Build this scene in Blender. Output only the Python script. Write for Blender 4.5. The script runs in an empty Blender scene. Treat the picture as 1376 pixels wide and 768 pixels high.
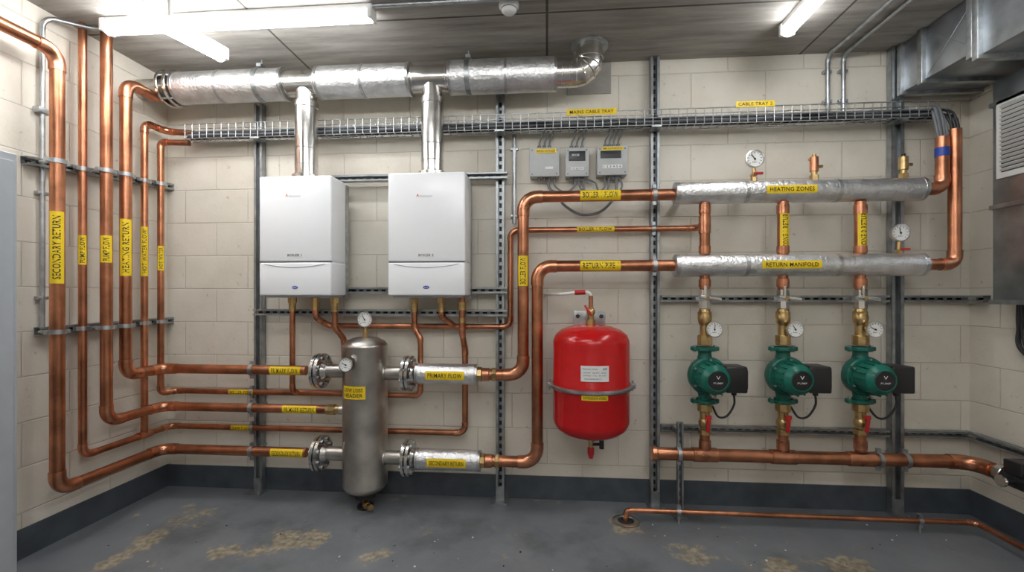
import bpy,bmesh,math,random
from math import sin,cos,pi,radians,tan
from mathutils import Vector as V, Matrix
random.seed(7)
# ---------------------------------------------------------------- survey
F=600.0; TH=math.atan(47/600.0); S=sin(TH); C=cos(TH)
D=2.88; H=1.31; ZC=2.79; XL=-2.606; XR=2.524; YF=-1.9
def ray(px,py):
    u=(px-688)/F; v=(396-py)/F
    return V((-S+u*C, C+u*S, v))
def org(r,t): return V((0,0,H))+r*t
def B(px,py,off=0.0):
    r=ray(px,py); return org(r,(D-off)/r.y)
def L(px,py,off=0.0):
    r=ray(px,py); return org(r,(XL+off)/r.x)
def R(px,py,off=0.0):
    r=ray(px,py); return org(r,(XR-off)/r.x)
def Zp(px,py,z):
    r=ray(px,py); return org(r,(z-H)/r.z)
BO=0.2
X_,Y_,Z_=V((1,0,0)),V((0,1,0)),V((0,0,1))
FR=V((0,-1,0))
# ---------------------------------------------------------------- materials
def newmat(name):
    m=bpy.data.materials.new(name); m.use_nodes=True
    nt=m.node_tree; b=nt.nodes['Principled BSDF']
    return m,nt,b
def N(nt,t,**k):
    n=nt.nodes.new(t)
    for a,b in k.items():
        if hasattr(n,a): setattr(n,a,b)
        else: n.inputs[a.replace('_',' ')].default_value=b
    return n
def coord(nt): return N(nt,'ShaderNodeTexCoord').outputs['Object']
def ramp(nt,fac,stops):
    r=nt.nodes.new('ShaderNodeValToRGB'); nt.links.new(fac,r.inputs[0])
    e=r.color_ramp.elements
    while len(e)<len(stops): e.new(0.5)
    for i,(p,c) in enumerate(stops):
        e[i].position=p; e[i].color=(c[0],c[1],c[2],1) if len(c)==3 else c
    return r.outputs[0]
def simple(name,col,rough=.5,metal=0.0,var=.12,scale=20,bump=0.0,bscale=60,rvar=.1,emit=None,spec=None,stretch=None):
    m,nt,b=newmat(name)
    co=coord(nt)
    if stretch:
        mp=N(nt,'ShaderNodeMapping'); mp.inputs['Scale'].default_value=stretch
        nt.links.new(co,mp.inputs[0]); co=mp.outputs[0]
    n=N(nt,'ShaderNodeTexNoise'); n.inputs['Scale'].default_value=scale; n.inputs['Detail'].default_value=4
    nt.links.new(co,n.inputs['Vector'])
    lo=[max(0,c*(1-var)) for c in col]; hi=[min(1,c*(1+var)) for c in col]
    nt.links.new(ramp(nt,n.outputs['Fac'],[(.35,lo),(.65,hi)]),b.inputs['Base Color'])
    mr=N(nt,'ShaderNodeMapRange'); nt.links.new(n.outputs['Fac'],mr.inputs[0])
    mr.inputs[3].default_value=max(.02,rough-rvar); mr.inputs[4].default_value=min(1,rough+rvar)
    nt.links.new(mr.outputs[0],b.inputs['Roughness'])
    b.inputs['Metallic'].default_value=metal
    if bump>0:
        n2=N(nt,'ShaderNodeTexNoise'); n2.inputs['Scale'].default_value=bscale; n2.inputs['Detail'].default_value=3
        nt.links.new(co,n2.inputs['Vector'])
        bp=N(nt,'ShaderNodeBump'); bp.inputs['Strength'].default_value=bump; bp.inputs['Distance'].default_value=.01
        nt.links.new(n2.outputs['Fac'],bp.inputs['Height']); nt.links.new(bp.outputs[0],b.inputs['Normal'])
    if emit:
        b.inputs['Emission Color'].default_value=(*emit[0],1); b.inputs['Emission Strength'].default_value=emit[1]
    return m
M={}
M['copper']=simple('copper',(.52,.222,.122),.33,1,.28,9,rvar=.1)
M['copper2']=simple('copper_fitting',(.61,.27,.155),.30,1,.22,14)
M['brass']=simple('brass',(.58,.41,.19),.33,1,.2,25)
M['steel']=simple('stainless_steel',(.70,.68,.65),.22,1,.12,12,rvar=.08)
M['brushed']=simple('brushed_steel',(.54,.51,.47),.36,1,.2,7,bump=.05,bscale=20,rvar=.1)
M['galv']=simple('galvanised_steel',(.46,.48,.49),.42,1,.2,22,rvar=.12)
M['duct']=simple('duct_sheet',(.43,.46,.49),.38,1,.18,9,rvar=.1)
M['strut']=simple('zinc_strut',(.36,.38,.39),.42,.85,.18,18)
M['foil']=simple('foil_insulation',(.80,.80,.80),.42,1,.1,16,bump=.6,bscale=55,rvar=.1)
M['foil2']=simple('foil_tape',(.62,.62,.63),.30,1,.1,16,bump=.3,bscale=60)
M['dark']=simple('dark_gap',(.02,.02,.022),.6)
M['black']=simple('black_plastic',(.016,.016,.018),.38,var=.1)
M['cable']=simple('black_cable',(.025,.025,.028),.5)
M['gcable']=simple('grey_cable',(.16,.17,.18),.5)
M['white']=simple('white_enamel',(.86,.87,.89),.22,var=.004,rvar=.01)
M['lid']=simple('grey_lid',(.42,.43,.45),.4,var=.05)
M['yellow']=simple('yellow_label',(.88,.62,.012),.45,var=.04)
M['ink']=simple('label_ink',(.02,.018,.01),.6)
M['paper']=simple('white_sticker',(.78,.78,.77),.5,var=.03)
M['red']=simple('red_enamel',(.52,.006,.008),.2,var=.05,rvar=.04)
M['redp']=simple('red_plastic',(.50,.02,.02),.35)
M['green']=simple('green_cast_iron',(.006,.115,.082),.38,var=.15,bump=.1,bscale=90)
M['greenl']=simple('green_plastic',(.009,.15,.105),.35)
M['box']=simple('grey_enclosure',(.45,.47,.47),.45,var=.04)
M['cab']=simple('cabinet_paint',(.42,.45,.48),.45,var=.03)
M['face']=simple('gauge_face',(.85,.85,.83),.4,var=.02)
M['blue']=simple('blue_mark',(.02,.06,.35),.4)
M['orange']=simple('logo_red',(.6,.05,.02),.4)
M['plastic']=simple('white_plastic',(.75,.75,.73),.4,var=.02)
M['tube']=simple('led_diffuser',(.9,.9,.9),.4,emit=((.97,.985,1.0),29.0))
# walls ---------------------------------------------------------------
def wallmat(name,ax):
    m,nt,b=newmat(name); co=coord(nt)
    sp=N(nt,'ShaderNodeSeparateXYZ'); nt.links.new(co,sp.inputs[0])
    cb=N(nt,'ShaderNodeCombineXYZ'); nt.links.new(sp.outputs[ax],cb.inputs[0]); nt.links.new(sp.outputs[2],cb.inputs[1])
    br=N(nt,'ShaderNodeTexBrick'); nt.links.new(cb.outputs[0],br.inputs['Vector'])
    br.inputs['Scale'].default_value=1; br.inputs['Brick Width'].default_value=.45; br.inputs['Row Height'].default_value=.225
    br.inputs['Mortar Size'].default_value=.0045; br.inputs['Mortar Smooth'].default_value=.7; br.inputs['Bias'].default_value=0
    br.inputs['Color1'].default_value=(.725,.68,.595,1); br.inputs['Color2'].default_value=(.70,.655,.57,1); br.inputs['Mortar'].default_value=(.63,.585,.505,1)
    n=N(nt,'ShaderNodeTexNoise'); n.inputs['Scale'].default_value=3.5; n.inputs['Detail'].default_value=7; n.inputs['Roughness'].default_value=.6
    nt.links.new(co,n.inputs['Vector'])
    st=ramp(nt,n.outputs['Fac'],[(.3,(.90,.885,.86)),(.6,(1,1,1))])
    mx=N(nt,'ShaderNodeMixRGB'); mx.blend_type='MULTIPLY'; mx.inputs[0].default_value=1
    nt.links.new(br.outputs['Color'],mx.inputs[1]); nt.links.new(st,mx.inputs[2])
    # small chips and pores
    n3=N(nt,'ShaderNodeTexNoise'); n3.inputs['Scale'].default_value=28; n3.inputs['Detail'].default_value=5
    nt.links.new(co,n3.inputs['Vector'])
    pit=ramp(nt,n3.outputs['Fac'],[(.25,(.62,.56,.47)),(.32,(1,1,1))])
    mx2=N(nt,'ShaderNodeMixRGB'); mx2.blend_type='MULTIPLY'; mx2.inputs[0].default_value=.65
    nt.links.new(mx.outputs[0],mx2.inputs[1]); nt.links.new(pit,mx2.inputs[2])
    nt.links.new(mx2.outputs[0],b.inputs['Base Color']); b.inputs['Roughness'].default_value=.55
    n2=N(nt,'ShaderNodeTexNoise'); n2.inputs['Scale'].default_value=60; n2.inputs['Detail'].default_value=4
    nt.links.new(co,n2.inputs['Vector'])
    b1=N(nt,'ShaderNodeBump'); b1.inputs['Strength'].default_value=.16; b1.inputs['Distance'].default_value=.006
    nt.links.new(n2.outputs['Fac'],b1.inputs['Height'])
    b2=N(nt,'ShaderNodeBump'); b2.invert=True; b2.inputs['Strength'].default_value=.6; b2.inputs['Distance'].default_value=.006
    nt.links.new(br.outputs['Fac'],b2.inputs['Height']); nt.links.new(b1.outputs[0],b2.inputs['Normal'])
    nt.links.new(b2.outputs[0],b.inputs['Normal'])
    return m
M['wallx']=wallmat('painted_block_back',0); M['wally']=wallmat('painted_block_side',1)
def ceilmat():
    m,nt,b=newmat('board_marked_concrete'); co=coord(nt)
    mp=N(nt,'ShaderNodeMapping'); mp.inputs['Scale'].default_value=(.8,7,1); nt.links.new(co,mp.inputs[0])
    n=N(nt,'ShaderNodeTexNoise'); n.inputs['Scale'].default_value=2.2; n.inputs['Detail'].default_value=8; n.inputs['Roughness'].default_value=.7
    nt.links.new(mp.outputs[0],n.inputs['Vector'])
    c=ramp(nt,n.outputs['Fac'],[(.28,(.20,.183,.16)),(.5,(.34,.318,.287)),(.72,(.47,.445,.405))])
    br=N(nt,'ShaderNodeTexBrick'); nt.links.new(co,br.inputs['Vector']); br.offset=0
    br.inputs['Scale'].default_value=1; br.inputs['Brick Width'].default_value=1.55; br.inputs['Row Height'].default_value=2.35
    br.inputs['Mortar Size'].default_value=.007; br.inputs['Color1'].default_value=(1,1,1,1); br.inputs['Color2'].default_value=(.93,.93,.93,1); br.inputs['Mortar'].default_value=(.25,.24,.22,1)
    mx=N(nt,'ShaderNodeMixRGB'); mx.blend_type='MULTIPLY'; mx.inputs[0].default_value=1
    nt.links.new(c,mx.inputs[1]); nt.links.new(br.outputs['Color'],mx.inputs[2])
    nt.links.new(mx.outputs[0],b.inputs['Base Color']); b.inputs['Roughness'].default_value=.8
    bp=N(nt,'ShaderNodeBump'); bp.inputs['Strength'].default_value=.4; bp.inputs['Distance'].default_value=.01
    nt.links.new(n.outputs['Fac'],bp.inputs['Height']); nt.links.new(bp.outputs[0],b.inputs['Normal'])
    return m
M['ceil']=ceilmat()
def floormat():
    m,nt,b=newmat('painted_concrete_floor'); co=coord(nt)
    n=N(nt,'ShaderNodeTexNoise'); n.inputs['Scale'].default_value=3; n.inputs['Detail'].default_value=8; n.inputs['Roughness'].default_value=.7
    nt.links.new(co,n.inputs['Vector'])
    base=ramp(nt,n.outputs['Fac'],[(.3,(.145,.158,.176)),(.7,(.215,.23,.25))])
    # dried mud patches
    n2=N(nt,'ShaderNodeTexNoise'); n2.inputs['Scale'].default_value=5.5; n2.inputs['Detail'].default_value=8; n2.inputs['Roughness'].default_value=.66
    nt.links.new(co,n2.inputs['Vector'])
    acc=None
    for (x,y),rr in [((255,695),.13),((380,726),.13),((345,735),.11),((425,718),.10),((205,723),.10),((310,735),.09),((500,745),.07),((935,742),.09),((1150,765),.13),((1040,760),.08),((840,706),.10),((545,658),.07),((150,755),.08)]:
        p=Zp(x,y,0)
        vd=N(nt,'ShaderNodeVectorMath'); vd.operation='DISTANCE'; nt.links.new(co,vd.inputs[0]); vd.inputs[1].default_value=p
        mr=N(nt,'ShaderNodeMapRange'); nt.links.new(vd.outputs['Value'],mr.inputs[0]); mr.inputs[1].default_value=rr*1.7; mr.inputs[2].default_value=rr*.2
        if acc is None: acc=mr.outputs[0]
        else:
            mm=N(nt,'ShaderNodeMath'); mm.operation='MAXIMUM'; nt.links.new(acc,mm.inputs[0]); nt.links.new(mr.outputs[0],mm.inputs[1]); acc=mm.outputs[0]
    ma=N(nt,'ShaderNodeMath'); ma.operation='MULTIPLY'; nt.links.new(acc,ma.inputs[0]); ma.inputs[1].default_value=.25
    ad=N(nt,'ShaderNodeMath'); ad.operation='ADD'; nt.links.new(ma.outputs[0],ad.inputs[0]); nt.links.new(n2.outputs['Fac'],ad.inputs[1])
    mask=ramp(nt,ad.outputs[0],[(.62,(0,0,0)),(.70,(.9,.9,.9))])
    n4=N(nt,'ShaderNodeTexNoise'); n4.inputs['Scale'].default_value=35; nt.links.new(co,n4.inputs['Vector'])
    mud=ramp(nt,n4.outputs['Fac'],[(.35,(.22,.18,.12)),(.65,(.46,.40,.30))])
    mx=N(nt,'ShaderNodeMixRGB'); nt.links.new(mask,mx.inputs[0]); nt.links.new(base,mx.inputs[1]); nt.links.new(mud,mx.inputs[2])
    # darker damp stains
    n5=N(nt,'ShaderNodeTexNoise'); n5.inputs['Scale'].default_value=1.8; n5.inputs['Detail'].default_value=7; n5.inputs['Roughness'].default_value=.62; nt.links.new(co,n5.inputs['Vector'])
    stn=ramp(nt,n5.outputs['Fac'],[(.36,(.66,.66,.65)),(.49,(1,1,1))])
    mz=N(nt,'ShaderNodeMixRGB'); mz.blend_type='MULTIPLY'; mz.inputs[0].default_value=1
    nt.links.new(mx.outputs[0],mz.inputs[1]); nt.links.new(stn,mz.inputs[2])
    nt.links.new(mz.outputs[0],b.inputs['Base Color'])
    mr=N(nt,'ShaderNodeMapRange'); nt.links.new(n.outputs['Fac'],mr.inputs[0]); mr.inputs[3].default_value=.20; mr.inputs[4].default_value=.46
    nt.links.new(mr.outputs[0],b.inputs['Roughness'])
    bp=N(nt,'ShaderNodeBump'); bp.inputs['Strength'].default_value=.12; bp.inputs['Distance'].default_value=.01
    nt.links.new(n2.outputs['Fac'],bp.inputs['Height']); nt.links.new(bp.outputs[0],b.inputs['Normal'])
    return m
M['floor']=floormat()
M['skirt']=simple('skirting_paint',(.07,.084,.10),.42,var=.2,scale=8,bump=.15)
# ---------------------------------------------------------------- builder
def rounded(P,b,n=8):
    out=[P[0].copy()]; arcs=[]
    for i in range(1,len(P)-1):
        a,c,d=P[i-1],P[i],P[i+1]
        u=a-c; w=d-c; lu,lw=u.length,w.length
        if lu<1e-5 or lw<1e-5: continue
        u.normalize(); w.normalize(); ang=u.angle(w)
        if ang>pi-.03: out.append(c.copy()); continue
        t=min(b/tan(ang/2),lu*.49,lw*.49); rr=t*tan(ang/2)
        cen=c+(u+w).normalized()*(rr/sin(ang/2)); v0=c+u*t-cen; v1=c+w*t-cen; A=pi-ang
        pts=[cen+(v0*sin((1-k/n)*A)+v1*sin(k/n*A))/sin(A) for k in range(n+1)]
        arcs.append((pts,u,w)); out+=pts
    out.append(P[-1].copy())
    return out,arcs
_tc={}
def textmesh(s):
    if s in _tc: return _tc[s]
    cu=bpy.data.curves.new('t','FONT'); cu.body=s; cu.size=1; cu.resolution_u=2; cu.offset=.012; cu.space_character=1.06
    ob=bpy.data.objects.new('t',cu); bpy.context.scene.collection.objects.link(ob)
    dg=bpy.context.evaluated_depsgraph_get()
    me=bpy.data.meshes.new_from_object(ob.evaluated_get(dg))
    vs=[(v.co.x,v.co.y) for v in me.vertices]; fs=[tuple(p.vertices) for p in me.polygons]
    bpy.data.objects.remove(ob); bpy.data.curves.remove(cu); bpy.data.meshes.remove(me)
    x0=min(v[0] for v in vs);x1=max(v[0] for v in vs);y0=min(v[1] for v in vs);y1=max(v[1] for v in vs)
    vs=[((x-(x0+x1)/2)/(x1-x0),(y-(y0+y1)/2)/(y1-y0)) for x,y in vs]
    _tc[s]=(vs,fs); return _tc[s]
class Obj:
    def __init__(s,name): s.name=name; s.bm=bmesh.new(); s.mats=[]
    def mi(s,m):
        m=M[m]
        if m not in s.mats: s.mats.append(m)
        return s.mats.index(m)
    def face(s,vs,mi):
        try:
            f=s.bm.faces.new(vs); f.material_index=mi; return f
        except ValueError: return None
    def lathe(s,prof,o,axis,mat,seg=24):
        mi=s.mi(mat); z=axis.normalized(); x=z.orthogonal().normalized(); y=z.cross(x); rings=[]
        for (h,r) in prof:
            c=o+z*h
            if r<1e-6: rings.append([s.bm.verts.new(c)])
            else: rings.append([s.bm.verts.new(c+(x*cos(2*pi*k/seg)+y*sin(2*pi*k/seg))*r) for k in range(seg)])
        for a,b in zip(rings,rings[1:]):
            if len(a)==1 and len(b)==1: continue
            for k in range(seg):
                k2=(k+1)%seg
                if len(a)==1: s.face([a[0],b[k],b[k2]],mi)
                elif len(b)==1: s.face([a[k],b[0],a[k2]],mi)
                else: s.face([a[k],b[k],b[k2],a[k2]],mi)
    def cyl(s,p0,p1,r,mat,seg=20,r2=None,ch=0):
        a=p1-p0; l=a.length; r2=r if r2 is None else r2
        if ch: pr=[(0,0),(0,r-ch),(ch,r),(l-ch,r2),(l,r2-ch),(l,0)]
        else: pr=[(0,0),(0,r),(l,r2),(l,0)]
        s.lathe(pr,p0,a,mat,seg)
    def ball(s,c,r,mat,seg=16,sz=None):
        pr=[(-r*cos(pi*k/8),r*sin(pi*k/8)) for k in range(9)]; pr[0]=(-r,0); pr[-1]=(r,0)
        s.lathe(pr,c,sz or Z_,mat,seg)
    def ring(s,c,axis,R_,r,mat,seg=24,n=8):
        pr=[(r*sin(2*pi*k/n),R_+r*cos(2*pi*k/n)) for k in range(n+1)]
        s.lathe(pr,c,axis,mat,seg)
    def box(s,c,size,mat,rot=None,bev=0):
        t=bmesh.new(); bmesh.ops.create_cube(t,size=1)
        bmesh.ops.scale(t,vec=V(size),verts=t.verts)
        if bev: bmesh.ops.bevel(t,geom=t.edges[:],offset=bev,segments=3,profile=.5,affect='EDGES')
        mi=s.mi(mat); mp={}
        for v in t.verts:
            co=v.co.copy()
            if rot is not None: co=rot@co
            mp[v]=s.bm.verts.new(co+c)
        for f in t.faces: s.face([mp[v] for v in f.verts],mi)
        t.free()
    def bb(s,a,b,mat,bev=0):
        a=V(a);b=V(b); s.box((a+b)/2,[abs(b[i]-a[i]) for i in range(3)],mat,None,bev)
    def sweep(s,pts,r,mat,seg=14,caps=True):
        mi=s.mi(mat); q=[pts[0]]
        for p in pts[1:]:
            if (p-q[-1]).length>1e-5: q.append(p)
        n=len(q); rings=[]; x=None
        for i in range(n):
            if i==0: t=q[1]-q[0]
            elif i==n-1: t=q[-1]-q[-2]
            else: t=(q[i+1]-q[i]).normalized()+(q[i]-q[i-1]).normalized()
            t.normalize()
            x=t.orthogonal().normalized() if x is None else (x-t*x.dot(t)).normalized()
            y=t.cross(x)
            rings.append([s.bm.verts.new(q[i]+(x*cos(2*pi*k/seg)+y*sin(2*pi*k/seg))*r) for k in range(seg)])
        for a,b in zip(rings,rings[1:]):
            for k in range(seg): s.face([a[k],a[(k+1)%seg],b[(k+1)%seg],b[k]],mi)
        if caps: s.face(rings[0][::-1],mi); s.face(rings[-1],mi)
    def pipe(s,P,r,mat='copper',bend=None,elbow='copper2',seg=16,n=8):
        bend=bend or r*1.9
        pts,arcs=rounded(P,bend,n); s.sweep(pts,r,mat,seg)
        if elbow:
            for a,u,w in arcs:
                s.sweep([a[0]+u*r*.9]+a+[a[-1]+w*r*.9],r*1.13,elbow,seg)
    def spline(s,P,r,mat,seg=8,n=8):
        out=[]
        Q=[P[0]*2-P[1]]+P+[P[-1]*2-P[-2]]
        for i in range(1,len(Q)-2):
            a,b,c,d=Q[i-1],Q[i],Q[i+1],Q[i+2]
            for k in range(n):
                t=k/n; out.append(.5*((2*b)+(c-a)*t+(2*a-5*b+4*c-d)*t*t+(3*b-3*c+d-a)*t**3))
        out.append(P[-1]); s.sweep(out,r,mat,seg)
    def collar(s,p,axis,r,w=.03,mat='copper2'):
        a=axis.normalized(); s.cyl(p-a*w/2,p+a*w/2,r*1.15,mat,18)
    def clamp(s,p,axis,r,wall=None,dist=0,w=.022):
        a=axis.normalized()
        s.cyl(p-a*w/2,p+a*w/2,r*1.16+.002,'galv',18)
        side=(wall or Y_).cross(a).normalized()
        for sg in (1,-1):
            s.box(p+side*sg*(r*1.16+.010),[.02,.02,.02],'galv')
        if wall is not None and dist>0: s.cyl(p+wall*r,p+wall*dist,.008,'galv',8)
    def label(s,c,axis,nrm,r,ln,text,h=None,mat='yellow'):
        axis=axis.normalized(); nrm=(nrm-axis*nrm.dot(axis)).normalized(); up=nrm.cross(axis)
        h=h or r*1.9; am=min(1.5,h/2/r); e=.0015
        mi=s.mi(mat); g=[]
        for i in range(2):
            g.append([s.bm.verts.new(c+axis*(i-.5)*ln+(nrm*cos(a)+up*sin(a))*(r+e)) for a in [am*(-1+2*k/8) for k in range(9)]])
        for k in range(8): s.face([g[0][k],g[1][k],g[1][k+1],g[0][k+1]],mi)
        vs,fs=textmesh(text); mk=s.mi('ink'); tw=ln*.88; th=min(h*.5,r*1.05)
        vv=[]
        for x,y in vs:
            a=y*th/r; vv.append(s.bm.verts.new(c+axis*x*tw+(nrm*cos(a)+up*sin(a))*(r+e+.0015)))
        for f in fs: s.face([vv[i] for i in f],mk)
    def plate(s,c,right,nrm,w,h,text=None,mat='yellow',ink='ink',tf=(.88,.55)):
        right=right.normalized(); up=nrm.normalized().cross(right); n=nrm.normalized()
        rot=Matrix((right,up,n)).transposed()
        s.box(c,[w,h,.002],mat,rot)
        if text: s.text(c+n*.0018,right,n,w*tf[0],h*tf[1],text,ink)
    def text(s,c,right,nrm,w,h,text,ink='ink'):
        n=nrm.normalized(); up=n.cross(right)
        for k,line in enumerate(text.split('\n')):
            nl=len(text.split('\n')); lh=h/nl
            vs,fs=textmesh(line); mk=s.mi(ink)
            cc=c+up*((nl-1)/2-k)*lh
            vv=[s.bm.verts.new(cc+right*x*w+up*y*lh*(.75 if nl>1 else 1)) for x,y in vs]
            for f in fs: s.face([vv[i] for i in f],mk)
    def strut(s,p0,p1,nrm,w=.041,d=.041,mat='strut'):
        """slotted C-channel; p0,p1 on the wall surface; nrm points into the room"""
        a=(p1-p0); ln=a.length; a.normalize(); nrm=nrm.normalized(); sd=nrm.cross(a)
        rot=Matrix((a,sd,nrm)).transposed(); m=(p0+p1)/2; t=.003
        s.box(m+nrm*(t/2+.001),[ln,w,t],mat,rot)
        for sg in (1,-1):
            s.box(m+sd*sg*(w/2-t/2)+nrm*(d/2+.001),[ln,t,d],mat,rot)
            s.box(m+sd*sg*(w/2-w*.14)+nrm*(d-t/2+.001),[ln,w*.28,t],mat,rot)
        k=.03
        while k<ln-.02:
            s.box(p0+a*k+nrm*(t+.0015),[.028,w*.32,.001],'dark',rot); k+=.05
    def gauge(s,c,r,nrm=FR,ang=.8):
        n=nrm.normalized()
        s.lathe([(-r*.5,0),(-r*.5,r*.85),(-r*.1,r),(r*.12,r),(r*.14,r*.88),(r*.03,r*.86)],c,n,'steel',28)
        s.lathe([(r*.03,r*.87),(r*.04,0)],c,n,'face',28)
        right=V((0,0,1)).cross(n).normalized(); up=n.cross(right)
        for k in range(11):
            a=radians(225-27*k); dd=right*cos(a)+up*sin(a)
            rot=Matrix((dd,n.cross(dd),n)).transposed()
            s.box(c+dd*r*.7+n*(r*.05),[r*.16,r*.05,.0008],'ink',rot)
        dd=right*cos(ang*3)+up*sin(ang*3); rot=Matrix((dd,n.cross(dd),n)).transposed()
        s.box(c+dd*r*.22+n*r*.08,[r*.8,r*.08,.001],'ink',rot)
        s.cyl(c+n*r*.03,c+n*r*.12,r*.1,'ink',10)
        s.text(c-up*r*.35+n*(r*.05),right,n,r*.5,r*.13,'bar')
    def done(s,angle=38):
        bmesh.ops.recalc_face_normals(s.bm,faces=s.bm.faces[:])
        me=bpy.data.meshes.new(s.name)
        s.bm.to_mesh(me); s.bm.free()
        for m in s.mats: me.materials.append(m)
        for p in me.polygons: p.use_smooth=True
        try: me.set_sharp_from_angle(angle=radians(angle))
        except Exception: pass
        ob=bpy.data.objects.new(s.name,me); bpy.context.scene.collection.objects.link(ob)
        return ob
# ---------------------------------------------------------------- room shell
def room(name,a,b,mat):
    o=Obj(name); o.bb(a,b,mat); return o.done()
T=.12
room('wall_back',(XL-T,D,0),(XR+T,D+T,ZC),'wallx')
room('wall_left',(XL-T,YF,0),(XL,D,ZC),'wally')
room('wall_right',(XR,YF,0),(XR+T,D,ZC),'wally')
room('wall_front',(XL-T,YF-T,0),(XR+T,YF,ZC),'wallx')
room('floor',(XL-T,YF-T,-T),(XR+T,D+T,0),'floor')
room('ceiling',(XL-T,YF-T,ZC),(XR+T,D+T,ZC+T),'ceil')
bh=.148
room('baseboard_back',(XL,D-.008,0),(XR,D,bh),'skirt')
room('baseboard_left',(XL,YF,0),(XL+.008,D-.008,bh),'skirt')
room('baseboard_right',(XR-.008,YF,0),(XR,D-.008,bh),'skirt')
# ---------------------------------------------------------------- struts
def vstrut(px,yt,yb=None,w=.055,foot=True):
    o=Obj('strut_channel'); x=B(px,396,0).x; zt=min(ZC-.002,B(px,yt,0).z); zb=.006 if yb is None else B(px,yb,0).z
    yw=D-.009
    o.strut(V((x,yw,zb)),V((x,yw,zt)),FR,w)
    if foot:
        o.box(V((x,yw-.05,.004)),[.10,.11,.006],'strut'); o.cyl(V((x+.03,yw-.08,.006)),V((x+.03,yw-.08,.018)),.008,'galv',6)
        o.box(V((x,yw-.045,.05)),[.05,.006,.09],'strut')
    o.done(); return x
vstrut(353,143); vstrut(673,128); vstrut(878,78); vstrut(1198,60,w=.07)
def hstrut(x0,x1,py,off=0.009,w=.041,z=None):
    o=Obj('strut_channel'); a=B(x0,py,off); b=B(x1,py,off)
    if z is not None: a.z=z
    b.z=a.z; o.strut(a,b,FR,w); o.done(); return a.z
hstrut(440,682,242,off=.052); hstrut(440,682,390,off=.052); hstrut(345,682,419,off=.052)
z400=hstrut(887,1189,401); z577=hstrut(887,1189,573)
hstrut(1208,1300,401,z=z400); hstrut(1208,1300,573,z=z577)
def rstrut(z,px1):
    o=Obj('strut_channel'); a=V((XR-.009,D-.055,z)); b=V((XR-.009,R(px1,500,0).y,z)); o.strut(a,b,V((-1,0,0))); o.done()
rstrut(z400,1334); rstrut(z577,1420)
o=Obj('strut_channel'); x=B(912,600,.15).x; o.strut(V((x,D-.16,.004)),V((x,D-.16,B(912,566,.16).z)),FR,.034,.03); o.box(V((x,D-.16,.004)),[.08,.08,.006],'strut')
o.box(V((x,D-.107,B(912,573,0.05).z)),[.03,.10,.03],'strut'); o.done()
def lstrut(p0,p1):
    o=Obj('strut_channel'); o.strut(L(*p0,0.009),L(*p1,0.009),X_,.041); o.done()
lstrut((27,215),(236,253)); lstrut((45,445),(236,429))
# ---------------------------------------------------------------- left copper pipes
RB=.030; RS=.019
YB=D-BO; YS=D-.062
OL=.15; OS=.078
def zb(px,py,off): return B(px,py,off).z
DG=V((1,-1,0)).normalized()
def lclamps(o,x,y,r,off,zs):
    for z in zs: o.clamp(V((x,y,z)),Z_,r,V((-1,0,0)),off-.052)
def zrail(y,which):
    # height of the left wall rails at depth y
    p,q=(L(27,215,.009),L(236,253,.009)) if which else (L(45,445,.009),L(236,429,.009))
    t=(y-p.y)/(q.y-p.y); return p.z+(q.z-p.z)*t
def flangepair(o,c,axis,r=.108,gap=.004,mat='steel'):
    a=axis.normalized(); x=a.orthogonal().normalized(); y=a.cross(x)
    for sg in (-1,1):
        o.lathe([(0,.03),(0,r),(.018,r),(.018,r*.55),(.045,r*.38),(.045,.02)],c+a*sg*gap,a*sg,mat,32)
    for k in range(8):
        t=2*pi*(k+.5)/8; p=c+(x*cos(t)+y*sin(t))*r*.78
        o.cyl(p-a*.032,p+a*.032,.007,'galv',8); o.cyl(p-a*.032,p-a*.021,.013,'galv',6); o.cyl(p+a*.021,p+a*.032,.013,'galv',6)
# A
xA=XL+OL; yA=L(77,400,OL).y; zA=zb(388,607,BO)
o=Obj('copper_pipe'); zt=L(74,68,OL).z; xe=B(412,600,BO).x
o.pipe([V((xA,-.4,zt)),V((xA,yA,zt)),V((xA,yA,zA)),V((xA,YB,zA)),V((xe,YB,zA))],RB,bend=.07)
o.label(V((xA,yA,L(80,333,OL).z)),Z_,DG,RB,.36,'SECONDARY RETURN'); o.label(V((B(388,607,BO).x,YB,zA)),X_,FR,RB,.21,'SECONDARY RETURN')
lclamps(o,xA,yA,RB,OL,[zrail(yA,1),zrail(yA,0)]); o.clamp(V((B(339,607,BO).x,YB,zA)),X_,RB,Y_,BO-.06); o.done()
# B
xS=XL+OS; yBp=L(111,400,OS).y; z573=zb(330,574,.062)
o=Obj('copper_pipe')
o.pipe([V((xS,yBp,ZC)),V((xS,yBp,z573)),V((xS,YS,z573)),V((B(500,570,.062).x,YS,z573))]+
  [V((B(625,570,.062).x,YS,z573)),V((B(625,460,.062).x,YS,B(625,470,.062).z)),B(621,446,.13),V((B(621,446,.13).x,D-.13,1.291))],RS,bend=.05)
o.label(V((xS,yBp,L(113,336,OS).z)),Z_,DG,RS,.16,'PUMP FLOW'); o.label(V((B(327,573,.06).x,YS,z573)),X_,FR,RS,.15,'DHW FLOW')
lclamps(o,xS,yBp,RS,OS,[zrail(yBp,1),zrail(yBp,0)]); o.clamp(V((B(339,573,.06).x,YS,z573)),X_,RS)
o.collar(V((B(621,446,.13).x,D-.13,B(621,430,.13).z)),Z_,RS,.03,'brass'); o.collar(V((B(621,446,.13).x,D-.13,B(621,411,.13).z)),Z_,RS*1.3,.05,'brass')
o.done()
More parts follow.
